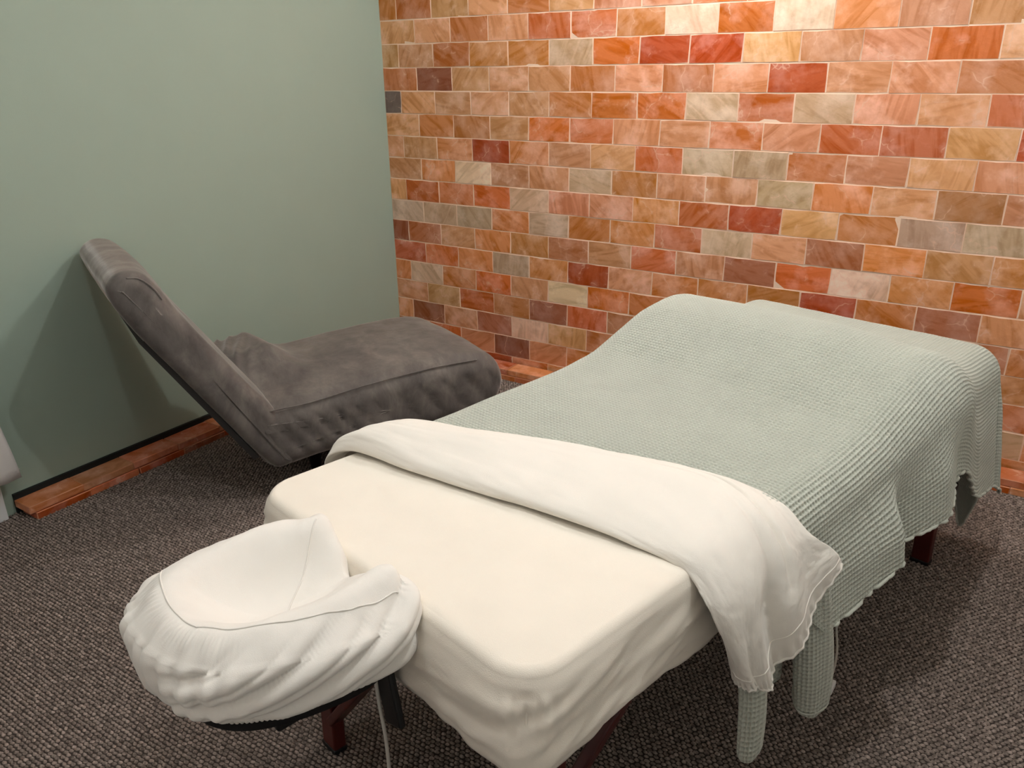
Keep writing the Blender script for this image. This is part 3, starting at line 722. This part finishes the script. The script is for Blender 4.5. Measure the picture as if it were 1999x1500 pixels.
# ------------------------------------------------------------------ chaise lounge
PHI = math.radians(24); 
def chaise():
    root = empty('chaise_lounge', (0, 0, 0), 0); 
    tag(root, 'charcoal velvet chaise lounge with raised backrest standing against the green wall', 'chaise')
    root.location = (math.sin(PHI)*-1.1*1.03+math.cos(PHI)*1.085*1.03-.082, math.cos(PHI)*-1.1*1.03-math.sin(PHI)*1.085*1.03+.0924, -.042); root.scale = (1.03, 1.03, 1.03); root.rotation_euler = (0, 0, -PHI)
    # local x = across (b-1.085, + towards the bed), local y = along (a+1.1, + towards the foot)
    HB = .320
    def sweep(name, prof, nprof, nb, rx, dispf=None, hb0=-HB, hb1=HB):
        prof = np.array(prof); Q = catmull_closed(prof, nprof*4)
        d = np.concatenate([[0], np.cumsum(np.hypot(*np.diff(Q, axis=0).T))]); x = np.linspace(0, d[-1], nprof, endpoint=False)
        Q = np.stack([np.interp(x, d, Q[:, 0]), np.interp(x, d, Q[:, 1])], -1)
        T = np.roll(Q, -1, 0)-np.roll(Q, 1, 0); T /= np.linalg.norm(T, axis=1, keepdims=True); N = np.stack([T[:, 1], -T[:, 0]], -1)
        cen = Q.mean(0); area = np.sum(Q[:, 0]*np.roll(Q[:, 1], -1)-np.roll(Q[:, 0], -1)*Q[:, 1])
        if area < 0: N = -N       # outward
        rows = []; bs = []
        ph = np.linspace(0, math.pi/2, 12)
        steps = [(hb0+rx*(1-math.sin(p)), rx*(1-math.cos(p))) for p in ph[::-1]]+[(b, 0) for b in np.linspace(hb0+rx, hb1-rx, nb)[1:-1]]+[(hb1-rx*(1-math.sin(p)), rx*(1-math.cos(p))) for p in ph]
        for b, ins in steps:
            q = Q-N*ins; rows.append(np.stack([np.full(nprof, b), q[:, 0], q[:, 1]], -1)); bs.append(b)
        # close the two ends towards the profile's middle line
        def capring(row, f): c = np.stack([row[:, 0], row[:, 1], row[:, 2]], -1); m = c.mean(0); return m+(c-m)*(1-f)
        first = [capring(rows[0], f) for f in np.linspace(1.0, .03, 24)]; last = [capring(rows[-1], f) for f in np.linspace(.03, 1.0, 24)]
        G = np.array(first+rows+last)
        Nn = grid_normals(G, True)
        mid = len(G)//2; out = G[mid]-G[mid].mean(0)
        if (Nn[mid]*out).sum() < 0: Nn = -Nn
        Nn[0] = Nn[1]; Nn[-1] = Nn[-2]
        if dispf is not None:
            D_ = dispf(G, Nn); D_[0] = D_[0].mean(); D_[-1] = D_[-1].mean(); Nn[0] = (-1, 0, 0); Nn[-1] = (1, 0, 0); G = G+Nn*D_[..., None]
        me = mesh_np(name, G.reshape(-1, 3), grid_faces(len(G), nprof, True))
        o = link(name, me, M_VELVET, root, True)
        bm = bmesh.new(); bm.from_mesh(me); bmesh.ops.recalc_face_normals(bm, faces=bm.faces); bm.to_mesh(me); bm.free()
        return o, G
    # seat block profile (y, z), counter-clockwise: bottom back -> bottom foot -> top foot -> top back
    seat = [(-.01, .20), (.2, .195), (.5, .195), (.80, .20), (.855, .235), (.885, .30), (.872, .365), (.83, .41), (.76, .432), (.60, .437), (.42, .430), (.25, .418), (.12, .408), (.02, .40), (-.06, .38), (-.05, .29)]
    def seat_d(G, N):
        b, y, z = G[..., 0], G[..., 1], G[..., 2]
        d = .004*fbm(b*6, y*6+z*5, 91)
        # lumbar roll at the wall side of the hinge
        lum = np.exp(-(np.maximum(y-(.085+.10*(b+HB)), 0)/.075)**2)*(1-sst(-.06, .16, b))*sst(-HB-.02, -HB+.07, b)*sst(.2, .9, N[..., 2])
        d = d+.085*lum
        # gathered folds on the near side below the seam, fanning from the hinge
        near = sst(.7, .95, N[..., 0])
        fan = (np.abs(np.sin((y*46+z*34)+.6*noise(y*6, z*6, 92)))**.7-.55)
        d = d+near*fan*.011*np.exp(-((y-.14)/.18)**2)*sst(.40, .33, z)
        d = d+near*(np.abs(np.sin(y*34+z*26+1))**.8-.55)*.006*sst(.35, .6, y)*sst(.40, .34, z)
        # crown
        d = d+.012*(1-(b/HB)**2)*sst(.3, .9, N[..., 2])
        # fold crease between lumbar roll and backrest
        d = d-.012*np.abs(np.sin(y*70+b*25))*lum*sst(.12, .02, y)
        return d
    so, SG = sweep('seat', seat, 260, 60, .065, seat_d)
    back = [(.005, .195), (.06, .205), (.06, .30), (.015, .405), (-.05, .50), (-.13, .625), (-.21, .750), (-.262, .845), (-.300, .885), (-.350, .888), (-.385, .855), (-.378, .808), (-.335, .72), (-.24, .565), (-.138, .40), (-.045, .255)]
    def back_d(G, N):
        b, y, z = G[..., 0], G[..., 1], G[..., 2]
        d = .005*fbm(b*6, z*6+y*3, 95)+.010*(1-(b/HB)**2)*sst(.2, .8, N[..., 1])
        return d
    bo, BG = sweep('backrest', back, 260, 60, .040, back_d)
    # piping seam round the near side of the backrest and along the seat
    def piping(path, b, r=.004, par=bo):
        pts = catmull(np.array(path), 70); pts = np.column_stack([np.full(len(pts), b), pts]); link('piping', tube_mesh('piping', pts, r, 6), M_VELVET, par, True)
    piping([(-.252, .806), (-.268, .838), (-.302, .872), (-.332, .878)], HB-.010, .0025)
    piping([(.0, .40), (.12, .398), (.35, .415), (.6, .422), (.76, .415)], HB-.012, .0025, so)
    # dark underside panel on the back of the backrest
    me = mesh_poly('back_panel', [(-HB+.04, -.312, .69), (HB-.03, -.312, .69), (HB-.03, -.045, .245), (-HB+.04, -.045, .245), (-HB+.04, -.330, .686), (HB-.03, -.330, .686), (HB-.03, -.063, .241), (-HB+.04, -.063, .241)],
                   [(0, 1, 2, 3), (7, 6, 5, 4), (0, 4, 5, 1), (1, 5, 6, 2), (2, 6, 7, 3), (3, 7, 4, 0)])
    link('back_panel', me, M_VINYL, bo)
    for bx in (-HB+.12, HB-.24):
        for yy in (.20, .76):
            link('leg', tube_mesh('leg', [(bx, yy, .041), (bx, yy, .215)], [.018, .026], 14), M_BLACK, root, True)
chaise()
